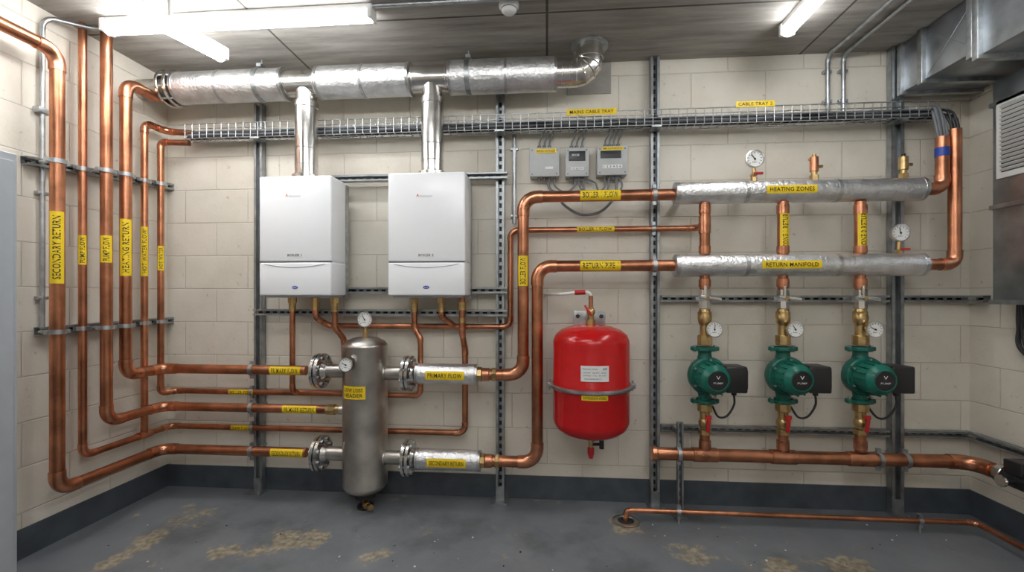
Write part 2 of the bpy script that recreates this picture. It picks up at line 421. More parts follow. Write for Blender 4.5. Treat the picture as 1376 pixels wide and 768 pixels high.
# C
yC=L(143,400,OL).y; z549=zb(405,549,BO)
o=Obj('copper_pipe')
o.pipe([V((xA,yC,ZC)),V((xA,yC,z549)),V((xA,YB,z549)),V((B(440,549,BO).x,YB,z549))],RB*.93,bend=.07)
o.label(V((xA,yC,L(145,335,OL).z)),Z_,DG,RB*.93,.15,'PUMP FLOW'); o.label(V((B(405,549,BO).x,YB,z549)),X_,FR,RB*.93,.22,'PRIMARY RETURN')
lclamps(o,xA,yC,RB,OL,[zrail(yC,1),zrail(yC,0)]); o.clamp(V((B(339,549,BO).x,YB,z549)),X_,RB,Y_,BO-.06)
a=V((B(440,549,BO).x,YB,z549)); o.cyl(a,a+X_*.05,.034,'brass',8); o.cyl(a+X_*.05,a+X_*.10,.026,'brass'); o.done()
# D
yD=L(169,400,OL).y; z497=zb(388,497,BO); zt=L(172,112,OL).z
o=Obj('copper_pipe')
o.pipe([V((xA,2.63,zt)),V((xA,yD,zt)),V((xA,yD,z497)),V((xA,YB,z497)),V((xe,YB,z497))],RB,bend=.065)
o.label(V((xA,yD,L(171,333,OL).z)),Z_,DG,RB,.33,'HEATING RETURN'); o.label(V((B(386,497,BO).x,YB,z497)),X_,FR,RB,.20,'PRIMARY FLOW')
lclamps(o,xA,yD,RB,OL,[zrail(yD,1),zrail(yD,0)]); o.clamp(V((B(339,497,BO).x,YB,z497)),X_,RB,Y_,BO-.06); o.done()
# E
yE=L(194,400,OS).y; zt=L(196,165,OS).z
o=Obj('copper_pipe')
o.pipe([V((xS,yE,z573)),V((xS,yE,zt)),V((xS,D-.10,zt)),V((B(262,180,.1).x,D-.10,zt-.02))],RS*1.05,bend=.05)
o.collar(V((xS,yE,z573)),Y_,RS*1.1,.09); o.label(V((xS,yE,L(196,338,OS).z)),Z_,DG,RS*1.05,.31,'HOT WATER FLOW')
lclamps(o,xS,yE,RS,OS,[zrail(yE,1),zrail(yE,0)]); o.done()
# F
yFp=L(216,400,OS).y; zt=L(216,191,OS).z; z526=zb(326,526,.062)
o=Obj('copper_pipe')
o.pipe([V((B(256,190,.1).x,D-.11,zt)),V((xS,yFp,zt)),V((xS,yFp,z526)),V((xS+.05,YS,z526)),V((B(500,520,.062).x,YS,z526))],RS,bend=.03)
o.label(V((xS,yFp,L(217,347,OS).z)),Z_,DG,RS,.16,'HOT WATER'); o.label(V((B(326,527,.06).x,YS,z526)),X_,FR,RS,.17,'BOILER FEED')
lclamps(o,xS,yFp,RS,OS,[zrail(yFp,1),zrail(yFp,0)]); o.clamp(V((B(339,527,.06).x,YS,z526)),X_,RS)
o.done()
# ---------------------------------------------------------------- small boiler pipework
def tail(px,pts,r=.017,union=True):
    o=Obj('boiler_pipe'); o.pipe(pts,r,bend=.04)
    p=pts[0]
    if union:
        o.cyl(p-Z_*.035,p+Z_*.0,.028,'brass',6); o.cyl(p-Z_*.09,p-Z_*.035,.022,'brass',12)
    o.done()
zb0=1.306; zbj=zb0-.013
o=Obj('boiler_pipe'); 
x=B(393,450,.13).x; tail(0,[V((x,D-.13,zbj)),V((x,D-.13,z526+.03)),V((x,YS,z526+.0))])
z438=zb(550,438,.062)
x=B(424,420,.13).x; x2=B(432,438,.062).x
# row 438 + pipe up and right to the manifold riser
z308=zb(800,308,.062); x686=B(686,380,.062).x; x947=B(947,300,BO).x
o.pipe([V((x,D-.13,zbj)),V((x,D-.13,z438+.06)),V((x2+.05,YS,z438)),V((x686,YS,z438)),V((x686,YS,z308)),V((x947,YS,z308)),V((x947,YB,z308))],.018,bend=.05)
o.cyl(V((x,D-.13,zbj-.08)),V((x,D-.13,zbj)),.026,'brass',8)
o.label(V((B(800,308,.062).x,YS,z308)),X_,FR,.018,.23,'BOILER 1 FLOW'); o.clamp(V((B(878,308,.06).x,YS,z308)),X_,.018)
o.done()
x=B(450,420,.15).x; tail(0,[V((x,D-.15,zbj)),V((x,D-.15,B(450,440,.15).z)),V((B(460,455,.12).x,D-.1,B(460,455,.12).z)),V((B(462,455,.12).x,D-.1,.7))])
x=B(557,420,.13).x; xb=B(565,500,.13).x
tail(0,[V((x,D-.13,zbj)),V((x,D-.13,B(560,440,.13).z)),V((xb,D-.13,B(560,455,.13).z)),V((xb,D-.13,B(565,531,.13).z)),V((B(515,531,.13).x,D-.13,B(565,531,.13).z))])
x=B(593,420,.13).x; tail(0,[V((x,D-.13,zbj)),V((x,D-.13,B(593,425,.13).z)),V((B(612,438,.062).x,YS,z438))])
# ---------------------------------------------------------------- boilers
def boiler(pl,pr,pyt,txt):
    o=Obj('combi_boiler'); yf=D-.335; yb=D-.135
    xl=B(pl,300,.335).x; xr=B(pr,300,.335).x; zt=B((pl+pr)/2,pyt,.335).z; z0=zb0; xm=(xl+xr)/2; w=xr-xl
    o.bb((xl+.004,yf+.02,z0+.004),(xr-.004,yb,zt-.004),'white',.006)
    zs=B(pl,352,.335).z
    o.bb((xl,yf,zs+.002),(xr,yf+.19,zt),'white',.010)
    o.bb((xl,yf,z0),(xr,yf+.19,zs-.002),'white',.010)
    o.bb((xl+.006,yf+.006,zs-.01),(xr-.006,yf+.17,zs+.01),'dark')
    # curved handle lip
    pts=[V((xm+t*w*.42,yf-.0005,zs-.012-.02*(1-(t)**2))) for t in [k/8-1 for k in range(17)]]
    o.sweep(pts,.0022,'lid',6)
    # bottom tray and chassis strip
    o.bb((xl+.02,yf+.03,z0-.012),(xr-.02,yb-.0,z0+.002),'lid',.003)
    o.bb((xl+.002,yb-.004,z0-.012),(xr-.002,D-.096,zt-.01),'galv')
    # logo
    o.text(V((xm+.0,yf-.0012,B(pl,264,.335).z)),X_,FR,.075,.012,'Heatmaster','lid')
    o.text(V((xm-.05,yf-.0012,B(pl,263,.335).z)),X_,FR,.016,.018,'A','orange')
    o.plate(V((xm+.0,yf-.0012,B(pl,343,.335).z)),X_,FR,.10,.026,txt,'paper')
    lg=[(.0,0),(0,.019),(.002,.017),(.002,0)]
    n0=len(o.bm.verts); o.lathe(lg,V((xm,yf,z0+.048)),FR,'blue',24); o.bm.verts.ensure_lookup_table()
    for v in o.bm.verts[n0:]: v.co.z=z0+.048+(v.co.z-z0-.048)*.5
    o.text(V((xm,yf-.003,z0+.048)),X_,FR,.024,.006,'eco','paper')
    # flue turret
    yc=D-BO
    o.bb((xm-.09,yc-.08,zt-.002),(xm+.11,yc+.08,zt+.01),'lid',.003)
    for dx in (-.16,.17): o.bb((xm+dx-.02,yf+.05,zt-.001),(xm+dx+.02,yf+.09,zt+.006),'lid',.002)
    o.done(); return xm,zt
xm1,zt1=boiler(348,445,236,'BOILER 1'); xm2,zt2=boiler(521,625,231,'BOILER 2')
# ---------------------------------------------------------------- flue header
o=Obj('flue_header'); zh=B(500,109,BO).z; yc=D-BO
def hx(px): return B(px,109,BO).x
def hseg(a,b,r,m,ch=.006): o.cyl(V((hx(a),yc,zh)),V((hx(b),yc,zh)),r,m,40,ch=ch)
o.cyl(V((XL+.001,yc,zh)),V((hx(240),yc,zh)),.062,'brushed',28)
for p in (228,238): 
    o.cyl(V((hx(p)-.010,yc,zh)),V((hx(p)+.010,yc,zh)),.112,'steel',36,ch=.003)
for k in range(8):
    t=2*pi*(k+.3)/8; q=V((hx(233),yc+.095*cos(t),zh+.095*sin(t))); o.cyl(q-X_*.05,q+X_*.05,.007,'galv',8)
hseg(243,384,.096,'foil'); hseg(384,432,.078,'steel'); hseg(430,552,.096,'foil'); hseg(550,607,.078,'steel'); hseg(605,747,.098,'foil')
for p in (243,300,384,431,490,551,606,680,746): hseg(p-1.5,p+2.5,.1,'foil2',.002)
for p in (388,426,556,600,756,766): hseg(p-1.5,p+1.5,.082,'steel',.002)
xe2=hx(792); 
o.pipe([V((hx(745),yc,zh)),V((xe2,yc,zh)),V((xe2,yc,ZC-.001))],.078,'steel',bend=.1,elbow=None,seg=32,n=4)
pts,arcs=rounded([V((hx(745),yc,zh)),V((xe2,yc,zh)),V((xe2,yc,ZC-.001))],.1,4)
for i,p in enumerate(arcs[0][0]):
    t=pi/2*i/4; ax=V((cos(t),0,sin(t))); o.ring(p,ax,.079,.003,'steel',32,6)
o.cyl(V((xe2,yc,ZC-.012)),V((xe2,yc,ZC-.001)),.11,'galv',32)
for p,rr in ((352,.101),(630,.103)):
    x=hx(p); o.cyl(V((x-.014,yc,zh)),V((x+.014,yc,zh)),rr,'galv',40)
    o.cyl(V((x,yc,zh+rr)),V((x,yc,ZC-.001)),.006,'galv',8); o.box(V((x,yc-.01,zh+rr+.012)),[.03,.05,.022],'galv')
    o.box(V((x,yc+rr+.03,zh)),[.03,.09,.03],'galv')
for xm,px,zt in ((xm1,412,zt1),(xm2,581,zt2)):
    x=B(px,200,BO).x
    o.cyl(V((x,yc,zt+.01)),V((x,yc,zt+.035)),.085,'steel',32,ch=.004)
    o.cyl(V((x,yc,zt+.03)),V((x,yc,zh-.13)),.067,'steel',32,ch=.003)
    o.cyl(V((x,yc,zh-.16)),V((x,yc,zh-.12)),.071,'steel',32,ch=.003)
    o.cyl(V((x,yc,zh-.14)),V((x,yc,zh)),.062,'steel',32)
    for k in (.1,.2): o.ring(V((x,yc,zt+k)),Z_,.067,.0025,'steel',32,6)
o.done()
# formed opening plate behind the flue elbow
o=Obj('flue_wall_plate'); a=B(762,60,0); b=B(821,126,0)
o.bb((a.x,D-.006,b.z),(b.x,D-.001,ZC-.002),'ceil',.001); o.done()
# ---------------------------------------------------------------- low loss header
o=Obj('low_loss_header'); xc=B(491,550,BO).x; rv=.134
ztp=B(491,452,BO).z; zbt=B(491,660,BO).z; cy=D-BO-.0
o.lathe([(0,0),(.0,.05),(.008,.085),(.025,.115),(.05,rv),(.055,rv+.001),(.06,rv),(ztp-zbt-.06,rv),(ztp-zbt-.055,rv+.001),(ztp-zbt-.05,rv),(ztp-zbt-.025,.115),(ztp-zbt-.008,.075),(ztp-zbt,.03),(ztp-zbt,0)],V((xc,cy,zbt)),Z_,'brushed',48)
for py in (498,608):
    z=zb(388,py-1,BO); xfl=B(431,py,BO).x
    o.cyl(V((xfl,cy,z)),V((xc,cy,z)),.042,'brushed',24); flangepair(o,V((xfl,cy,z)),X_)
for py in (500,612):
    z=zb(600,502 if py==500 else 616,BO); xfl=B(549,py,BO).x
    o.cyl(V((xc,cy,z)),V((xfl,cy,z)),.042,'brushed',24); flangepair(o,V((xfl,cy,z)),X_)
    o.ring(V((xc+rv*.96,cy,z)),X_,.045,.006,'brushed')
o.cyl(V((xc-.16,cy,z549)),V((xc,cy,z549)),.03,'brushed')
o.cyl(V((xc,cy,ztp-.005)),V((xc,cy,ztp+.035)),.016,'brass',6); o.cyl(V((xc,cy,ztp+.03)),V((xc,cy,ztp+.06)),.010,'brass',10)
zg=B(491,429,BO).z; o.gauge(V((xc,cy-.01,zg)),.048,FR,.7)
pg=V((xc-.048,cy-rv-.012,B(480,489,BO+rv).z)); o.cyl(pg+Y_*.05,pg,.014,'brass',10); o.gauge(pg+FR*.02,.042,FR,.9)
# curved label round the vessel
lz=B(484,528,BO+rv).z; mi=o.mi('yellow'); hw=.075/rv; g=[]
for k in range(9):
    a=-hw-.16+2*hw*k/8
    g.append([o.bm.verts.new(V((xc+(rv+.002)*sin(a),cy-(rv+.002)*cos(a),lz+s_*.038))) for s_ in (-1,1)])
for k in range(8): o.face([g[k][0],g[k+1][0],g[k+1][1],g[k][1]],mi)
mk=o.mi('ink')
for ln_,dz in (('LOW LOSS',.016),('HEADER',-.016)):
    vs,fs=textmesh(ln_); vv=[]
    for x,y in vs:
        a=-.16+x*hw*1.6; vv.append(o.bm.verts.new(V((xc+(rv+.0035)*sin(a),cy-(rv+.0035)*cos(a),lz+dz+y*.022))))
    for f in fs: o.face([vv[i] for i in f],mk)
o.cyl(V((xc,cy,zbt-.03)),V((xc,cy,zbt+.01)),.06,'dark',24)
o.pipe([V((xc,cy-.0,zbt-.0)),V((xc,cy,zbt-.05)),V((xc+.03,cy-.06,zbt-.055)),V((xc+.075,cy-.10,zbt-.05))],.018,'brass',bend=.02,elbow='brass')
o.cyl(V((xc,cy,.001)),V((xc,cy,zbt-.02)),.02,'brass',12)
o.cyl(V((xc,cy,.001)),V((xc,cy,.012)),.05,'dark',16)
o.done()
# ---------------------------------------------------------------- P1 / P2 with insulated stubs
def mainpipe(py_m,px_v,py_b,pxi1,labels):
    o=Obj('copper_pipe'); r=.034
    zm=zb(800,py_m,BO); zl=zb(600,py_b,BO); xv=B(px_v,400,BO).x
    x9=B(906,260,BO).x-.002; xi=B(pxi1,py_b,BO).x
    o.pipe([V((x9,YB,zm)),V((xv,YB,zm)),V((xv,YB,zl)),V((xi,YB,zl))],r,bend=.085)
    xs=B(560,py_b,BO).x
    o.cyl(V((xs,YB,zl)),V((xi-.03,YB,zl)),.062,'foil',32,ch=.004)
    o.cyl(V((xi-.045,YB,zl)),V((xi-.028,YB,zl)),.063,'foil2',32); o.cyl(V((xs+.0,YB,zl)),V((xs+.015,YB,zl)),.063,'foil2',32)
    o.cyl(V((xi-.03,YB,zl)),V((xi+.0,YB,zl)),.045,'brass',8,ch=.003); o.cyl(V((xi,YB,zl)),V((xi+.045,YB,zl)),.040,'copper2',20,ch=.003)
    o.cyl(V((xi+.06,YB,zl)),V((xi+.085,YB,zl)),.044,'brass',6,ch=.003)
    o.label(V(((xs+xi-.03)/2,YB,zl)),X_,FR,.0625,.235,labels[0],.052)
    o.label(V((B(806,py_m,BO).x,YB,zm)),X_,FR,r,.235,labels[1])
    if len(labels)>2: o.label(V((xv,YB,B(703,364,BO).z)),Z_,FR,r,.18,labels[2])
    o.clamp(V((B(879,py_m,BO).x,YB,zm)),X_,r,Y_,BO-.06)
    o.collar(V((x9-.12,YB,zm)),X_,r,.03)
    o.done(); return zm
mainpipe(263,703,502,648,('PRIMARY FLOW','BOILER 1 FLOW','BOILER FLOW'))
mainpipe(357,722,617,652,('SECONDARY RETURN','RETURN PIPE 1'))
# ---------------------------------------------------------------- manifolds
zU=zb(1070,257,BO); zW=zb(1070,356,BO); xa=B(906,300,BO).x; xb_=B(1239,300,BO).x
for z,txt,fit in ((zU,'HEATING ZONES',1),(zW,'RETURN MANIFOLD',0)):
    o=Obj('insulated_manifold')
    o.cyl(V((xa,YB,z)),V((xb_,YB,z)),.064,'foil',40,ch=.006)
    for px in (906,1000,1122,1237):
        x=B(px,300,BO).x; x=min(max(x,xa+.012),xb_-.012); o.cyl(V((x-.011,YB,z)),V((x+.011,YB,z)),.0655,'foil2',40,ch=.001)
    o.label(V((B(1056,256,BO).x,YB,z)),X_,FR,.0655,.27 if fit else .32,txt,.045)
    xr_=B(1266 if fit else 1283,250,BO).x
    top=B(1268,188,.15).z if fit else B(1282,178,.15).z
    o.pipe([V((xb_-.02,YB,z)),V((xr_,YB,z)),V((xr_,YB,top))],.031,bend=.05)
    o.collar(V((xb_+.015,YB,z)),X_,.034,.03)
    if fit: o.cyl(V((xr_,YB,top-.11)),V((xr_,YB,top-.06)),.0325,'blue',20)
    if fit:
        g=V((B(1013,214,BO).x,YB,B(1013,214,BO).z))
        o.cyl(V((g.x,YB,z+.05)),V((g.x,YB,g.z-.04)),.011,'brass',10); o.cyl(V((g.x,YB,z+.055)),V((g.x,YB,z+.085)),.018,'brass',6)
        o.cyl(V((g.x-.0,YB-.03,z+.10)),V((g.x,YB+.02,z+.10)),.013,'brass',10); o.box(V((g.x+.01,YB-.035,z+.10)),[.05,.008,.014],'redp',None,.002)
        o.gauge(g+FR*.01,.052,FR,.75)
        for px,h in ((1094,.17),(1214,.15)):
            x=B(px,240,BO).x
            o.cyl(V((x,YB,z+.05)),V((x,YB,z+.09)),.024,'brass',6); o.cyl(V((x,YB,z+.09)),V((x,YB,z+.11)),.016,'brass',12)
            o.cyl(V((x,YB,z+.11)),V((x,YB,z+.11+h*.5)),.023,'copper2' if px==1094 else 'brass',16,ch=.003); o.cyl(V((x,YB,z+.11+h*.5)),V((x,YB,z+.125+h*.5)),.010,'black' if px>1100 else 'brass',10)
            o.cyl(V((x,YB,z+.14)),V((x+.045,YB,z+.14)),.009,'brass',8)
            if px==1094: o.cyl(V((x+.005,YB,z+.18)),V((x-.03,YB,z+.18)),.008,'brass',8)
    else:
        g=V((B(1208,313,BO).x,YB,B(1208,313,BO).z))
        o.cyl(V((g.x,YB,z+.05)),V((g.x,YB,g.z-.03)),.011,'brass',10); o.cyl(V((g.x,YB,z+.055)),V((g.x,YB,z+.085)),.018,'brass',6); o.gauge(g+FR*.01,.05,FR,.6)
        o.box(V((g.x+.02,YB-.02,z+.085)),[.05,.008,.012],'redp',None,.002)
    # support brackets back to the struts
    x=B(1198,300,BO).x; o.box(V((x,YB+.105,z)),[.03,.085,.03],'strut')
    x=B(925,300,BO).x; o.box(V((x,YB+.13,z)),[.03,.135,.03],'strut')
    o.done()
# ---------------------------------------------------------------- zone risers, pumps, bottom header
zH=zb(1000,612,BO)
for i,px in enumerate((947,1052,1156)):
    x=B(px,400,BO).x; P=lambda py: V((x,YB,B(px,py,BO).z)); r=.029
    o=Obj('zone_riser')
    o.cyl(P(271),P(342),r,'copper',20); o.collar(P(281),Z_,r,.05); o.collar(P(335),Z_,r,.04)
    if i==0: o.collar(V((x,YB,z308)),Z_,r,.10); o.cyl(V((x,YB+.06,z308)),V((x,YB,z308)),.024,'copper2')
    else: o.label(P(308),Z_,FR,r,.24 if i==1 else .25,'ZONE %d RETURN'%i)
    o.cyl(P(369),P(424),r*.95,'copper',20); o.collar(P(380),Z_,r,.045)
    # clamp with lever on the strut
    o.clamp(P(401),Z_,r,Y_,BO-.06,.03); o.cyl(P(388),P(415),.034,'steel',8,ch=.004)
    o.box(P(400)+FR*.045+X_*.02,[.12,.008,.018],'steel',Matrix.Rotation(.15,3,'Y'),.003); o.cyl(P(400),P(400)+FR*.05,.011,'brass',10)
    o.box(P(392)+FR*.045-X_*.012,[.014,.007,.07],'steel',None,.002)
    # brass body
    o.lathe([(0,0),(0,.024),(.02,.036),(.05,.04),(.075,.033),(.1,.03),(.1,0)],P(438),Z_,'brass',20)
    o.cyl(P(425),P(418),.038,'brass',6,ch=.003)
    o.cyl(P(452),P(436),.027,'brass',16); o.cyl(P(463),P(450),.042,'brass',8,ch=.004)
    o.cyl(P(441),P(441)+FR*.06+X_*.02,.01,'brass',8)
    # lower valve
    o.cyl(P(552),P(541),.042,'brass',8,ch=.004); o.cyl(P(575),P(552),.028,'brass',16)
    o.ball(P(567),.036,'brass'); o.cyl(P(583),P(576),.036,'brass',6,ch=.003)
    o.cyl(P(606),P(582),.027,'copper',20); o.collar(P(597),Z_,r,.05)
    o.cyl(P(564),P(564)+FR*.055,.01,'brass',10)
    o.box(P(567)+FR*.058,[.02,.012,.085],'redp',Matrix.Rotation(.1,3,'Y'),.004); o.box(P(557)+FR*.058,[.035,.010,.022],'redp',None,.003)
    o.done()
    g=Obj('pressure_gauge'); g.gauge(P(441)+FR*.075+X_*.028,.046,FR,.5+.2*i); g.done()
    # pump
    p=Obj('circulation_pump'); c=P(504)+X_*.012
    for s_,py in ((1,468),(-1,538)):
        q=V((x,YB,P(py).z)); 
        p.cyl(q-Z_*.011,q+Z_*.011,.062,'green',8,ch=.004)
        for sx in (-1,1):
            p.cyl(q+X_*sx*.058-Z_*.011,q+X_*sx*.058+Z_*.011,.023,'green',12,ch=.003); p.cyl(q+X_*sx*.058-Z_*.02,q+X_*sx*.058+Z_*.02,.010,'galv',6)
        p.box(q,[.115,.045,.022],'green',None,.004)
        p.lathe([(0,.04),(.03,.036),(.07,.045),(.10,.06)],q,Z_*-s_,'green',20)
    yo=YB
    p.lathe([(0,0),(0,.05),(.012,.085),(.035,.108),(.07,.112),(.085,.108),(.09,.10),(.105,.098),(.105,0)],V((c.x,yo+.05,c.z)),FR,'green',36)
    for k in range(6):
        t=2*pi*(k+.5)/6; q=V((c.x+.098*cos(t),yo-.03,c.z+.098*sin(t))); p.cyl(q,q+FR*.03,.011,'green',8); p.cyl(q+FR*.03,q+FR*.038,.007,'galv',6)
    p.lathe([(0,.09),(.02,.085),(.09,.083),(.10,.079),(.115,.06),(.118,.058),(.118,0)],V((c.x,yo-.05,c.z)),FR,'greenl',36)
    for k in range(16):
        t=2*pi*k/16; q=V((c.x+.086*cos(t),yo-.10,c.z+.086*sin(t))); p.box(q,[.012,.08,.005],'green',Matrix.Rotation(-t,3,'Y'))
    p.cyl(V((c.x,yo-.165,c.z)),V((c.x,yo-.174,c.z)),.052,'black',32,ch=.003); p.ring(V((c.x,yo-.171,c.z)),FR,.055,.003,'greenl',32)
    p.text(V((c.x,yo-.1755,c.z-.012)),X_,FR,.05,.01,'PUMP','paper'); p.text(V((c.x,yo-.1755,c.z+.018)),X_,FR,.022,.018,'V','paper')
    p.bb((c.x+.05,yo-.155,c.z-.07),(c.x+.165,yo-.03,c.z+.075),'black',.010); p.bb((c.x+.162,yo-.14,c.z-.05),(c.x+.172,yo-.05,c.z+.055),'black',.003)
    p.cyl(V((c.x+.12,yo-.08,c.z-.095)),V((c.x+.12,yo-.08,c.z-.065)),.014,'black',10)
    a=V((c.x+.12,yo-.08,c.z-.09))
    p.spline([a,a+V((.0,0,-.06)),a+V((-.035,.01,-.125)),a+V((-.075,.03,-.135)),a+V((-.085,.09,-.09))],.006,'cable')
    p.done()
o=Obj('copper_header_pipe'); r=.036; p0=V((B(878,608,BO).x,YB,zH)); xk=B(1306,621,BO).x
o.pipe([p0,V((xk,YB,zH)),V((xk,1.95,zH))],r,bend=.09)
o.cyl(p0-X_*.012,p0+X_*.02,r*1.15,'copper2',20,ch=.004)
for px in (947,1052,1156):
    x=B(px,400,BO).x; o.cyl(V((x-.07,YB,zH)),V((x+.07,YB,zH)),r*1.14,'copper2',20,ch=.003)
for px in (912,1216,1180): o.clamp(V((B(px,612,BO).x,YB,zH)),X_,r,Y_ if px!=912 else None,BO-.06 if px!=912 else 0)
yv=R(1352,640,XR-xk).y
o.cyl(V((xk,yv+.03,zH)),V((xk,yv-.01,zH)),.05,'steel',24,ch=.003); o.cyl(V((xk,yv-.01,zH)),V((xk,yv-.14,zH)),.045,'black',20,ch=.004); o.cyl(V((xk,yv-.14,zH)),V((xk,yv-.17,zH)),.055,'steel',24,ch=.003)
o.bb((xk-.045,yv-.12,zH+.03),(xk+.045,yv-.03,zH+.10),'black',.006); o.cyl(V((xk-.09,yv-.075,zH)),V((xk,yv-.075,zH)),.022,'black',12); o.cyl(V((xk-.10,yv-.075,zH)),V((xk-.09,yv-.075,zH)),.03,'steel',12)
o.done()
# ---------------------------------------------------------------- floor drain pipe
o=Obj('drain_pipe'); yq=D-.25; zq=.066; xd=B(841,690,.25).x; xr_=B(1312,700,.25).x
o.pipe([V((xd,yq,.004)),V((xd,yq,zq)),V((xr_,yq,zq)),V((xr_-.02,.6,zq))],.0145,bend=.04)
for px in (912,1236): 
    x=B(px,690,.25).x; o.clamp(V((x,yq,zq)),X_,.0145); o.cyl(V((x,yq,.001)),V((x,yq,zq)),.006,'galv',8)
o.clamp(V((xr_-.01,2.2,zq)),Y_,.0145); o.cyl(V((xr_-.01,2.2,.001)),V((xr_-.01,2.2,zq)),.006,'galv',8)
o.done()
o=Obj('floor_drain'); o.lathe([(.001,.03),(.001,.07),(.004,.078),(.007,.07),(.007,.05),(.002,.045),(.002,0)],V((xd,yq,0)),Z_,'brushed',28); o.lathe([(.0035,.048),(.0035,0)],V((xd,yq,0)),Z_,'dark',24); o.done()
# ---------------------------------------------------------------- expansion vessel
o=Obj('expansion_vessel'); vo=.262; xc=B(794,500,vo).x; yc=D-vo; rv=.218
zt=B(794,436,vo).z; z0=B(794,585,vo).z; h=zt-z0; zs=B(794,517,vo).z-z0
dome=[(0,0),(.0,.06),(.01,.12),(.028,.17),(.055,.203),(.085,.216),(.10,rv)]
prof=dome+[(zs-.03,rv),(zs-.025,rv+.003),(zs+.025,rv+.003),(zs+.03,rv)]+[(h-a,b) for a,b in reversed(dome)]
o.lathe(prof,V((xc,yc,z0)),Z_,'red',56)
o.lathe([(zs-.012,rv),(zs-.012,rv+.012),(zs-.004,rv+.02),(zs+.006,rv+.02),(zs+.012,rv+.012),(zs+.012,rv)],V((xc,yc,z0)),Z_,'galv',56)
for s_ in (-1,1): o.box(V((xc+s_*(rv+.02),yc,z0+zs)),[.03,.04,.03],'galv',None,.004); o.cyl(V((xc+s_*(rv+.02),yc,z0+zs-.03)),V((xc+s_*(rv+.02),yc,z0+zs+.03)),.006,'galv',8)
for s_ in (-1,1): o.box(V((xc+s_*.12,D-.07,z0+zs)),[.03,.12,.03],'galv')
# bracket
o.box(V((xc+.0,D-.17,zt+.035)),[.19,.006,.085],'galv',None,.002)
o.box(V((xc,D-.09,zt+.035)),[.03,.16,.03],'galv')
for s_ in (-1,1): o.cyl(V((xc+s_*.07,D-.176,zt+.045)),V((xc+s_*.07,D-.186,zt+.045)),.012,'dark',12)
zc_=B(794,397,vo).z
o.cyl(V((xc,yc,zt-.005)),V((xc,yc,zt+.03)),.028,'brass',6); o.cyl(V((xc,yc,zt+.03)),V((xc,yc,zt+.10)),.018,'brass',14); o.ball(V((xc,yc,zt+.075)),.026,'brass'); o.cyl(V((xc,yc,zt+.10)),V((xc,yc,zc_)),.013,'copper2',12)
o.cyl(V((xc,yc-.005,zt+.07)),V((xc,yc-.05,zt+.07)),.009,'brass',8); o.box(V((xc-.02,yc-.05,zt+.085)),[.012,.008,.07],'redp',Matrix.Rotation(-.6,3,'Y'),.002)
o.spline([V((xc,yc,zc_-.01)),V((xc-.01,yc,zc_+.015)),V((xc-.05,yc+.01,zc_+.022)),V((xc-.16,yc+.04,zc_+.01)),V((xc-.26,D-.1,zc_+.01))],.009,'plastic')
o.cyl(V((xc-.09,yc+.02,zc_+.018)),V((xc-.03,yc+.005,zc_+.02)),.014,'redp',10)
o.cyl(V((xc-.26,D-.1,zc_+.01)),V((xc-.26,D-.001,zc_+.01)),.009,'plastic',8)
# bottom valve
o.cyl(V((xc,yc,z0-.03)),V((xc,yc,z0+.005)),.024,'brass',6); o.cyl(V((xc,yc,z0-.09)),V((xc,yc,z0-.03)),.015,'brass',12)
o.cyl(V((xc,yc,z0-.05)),V((xc+.07,yc-.01,z0-.045)),.009,'black',8); o.cyl(V((xc+.06,yc-.01,z0-.07)),V((xc+.06,yc-.01,z0-.02)),.014,'black',10)
o.lathe([(0,0),(0,.012),(.03,.02),(.06,.02),(.07,.012),(.07,0)],V((xc,yc,z0-.13)),Z_,'redp',14)
def vl(zc,hw_,hh,mat,lines,ink='ink'):
    mi=o.mi(mat); R_=rv+.0045; g=[]
    for k in range(9):
        a=-hw_+2*hw_*k/8; g.append([o.bm.verts.new(V((xc+R_*sin(a),yc-R_*cos(a),zc+s_*hh))) for s_ in (-1,1)])
    for k in range(8): o.face([g[k][0],g[k+1][0],g[k+1][1],g[k][1]],mi)
    for txt,dz,th,wf,da in lines:
        vs,fs=textmesh(txt); vv=[]; mk=o.mi(ink)
        for x,y in vs:
            a=da+x*hw_*2*wf; vv.append(o.bm.verts.new(V((xc+(R_+.0012)*sin(a),yc-(R_+.0012)*cos(a),zc+dz+y*th))))
        for f in fs: o.face([vv[i] for i in f],mk)
vl(B(793,502,vo+rv).z,.34,.042,'paper',[('Expansion Vessel',.025,.010,.5,-.12),('max 6 bar   max 99 C   35 litre',.006,.007,.8,0),('precharge 1.5 bar   EN 13831',-.010,.007,.8,0),('serial 0098-2231-7',-.027,.007,.6,-.05),('AW',.026,.014,.16,.24)])
vl(B(793,532,vo+rv).z,.32,.024,'yellow',[('HEATING',.011,.015,.6,0),('EXPANSION VESSEL',-.011,.014,.88,0)])
o.done()
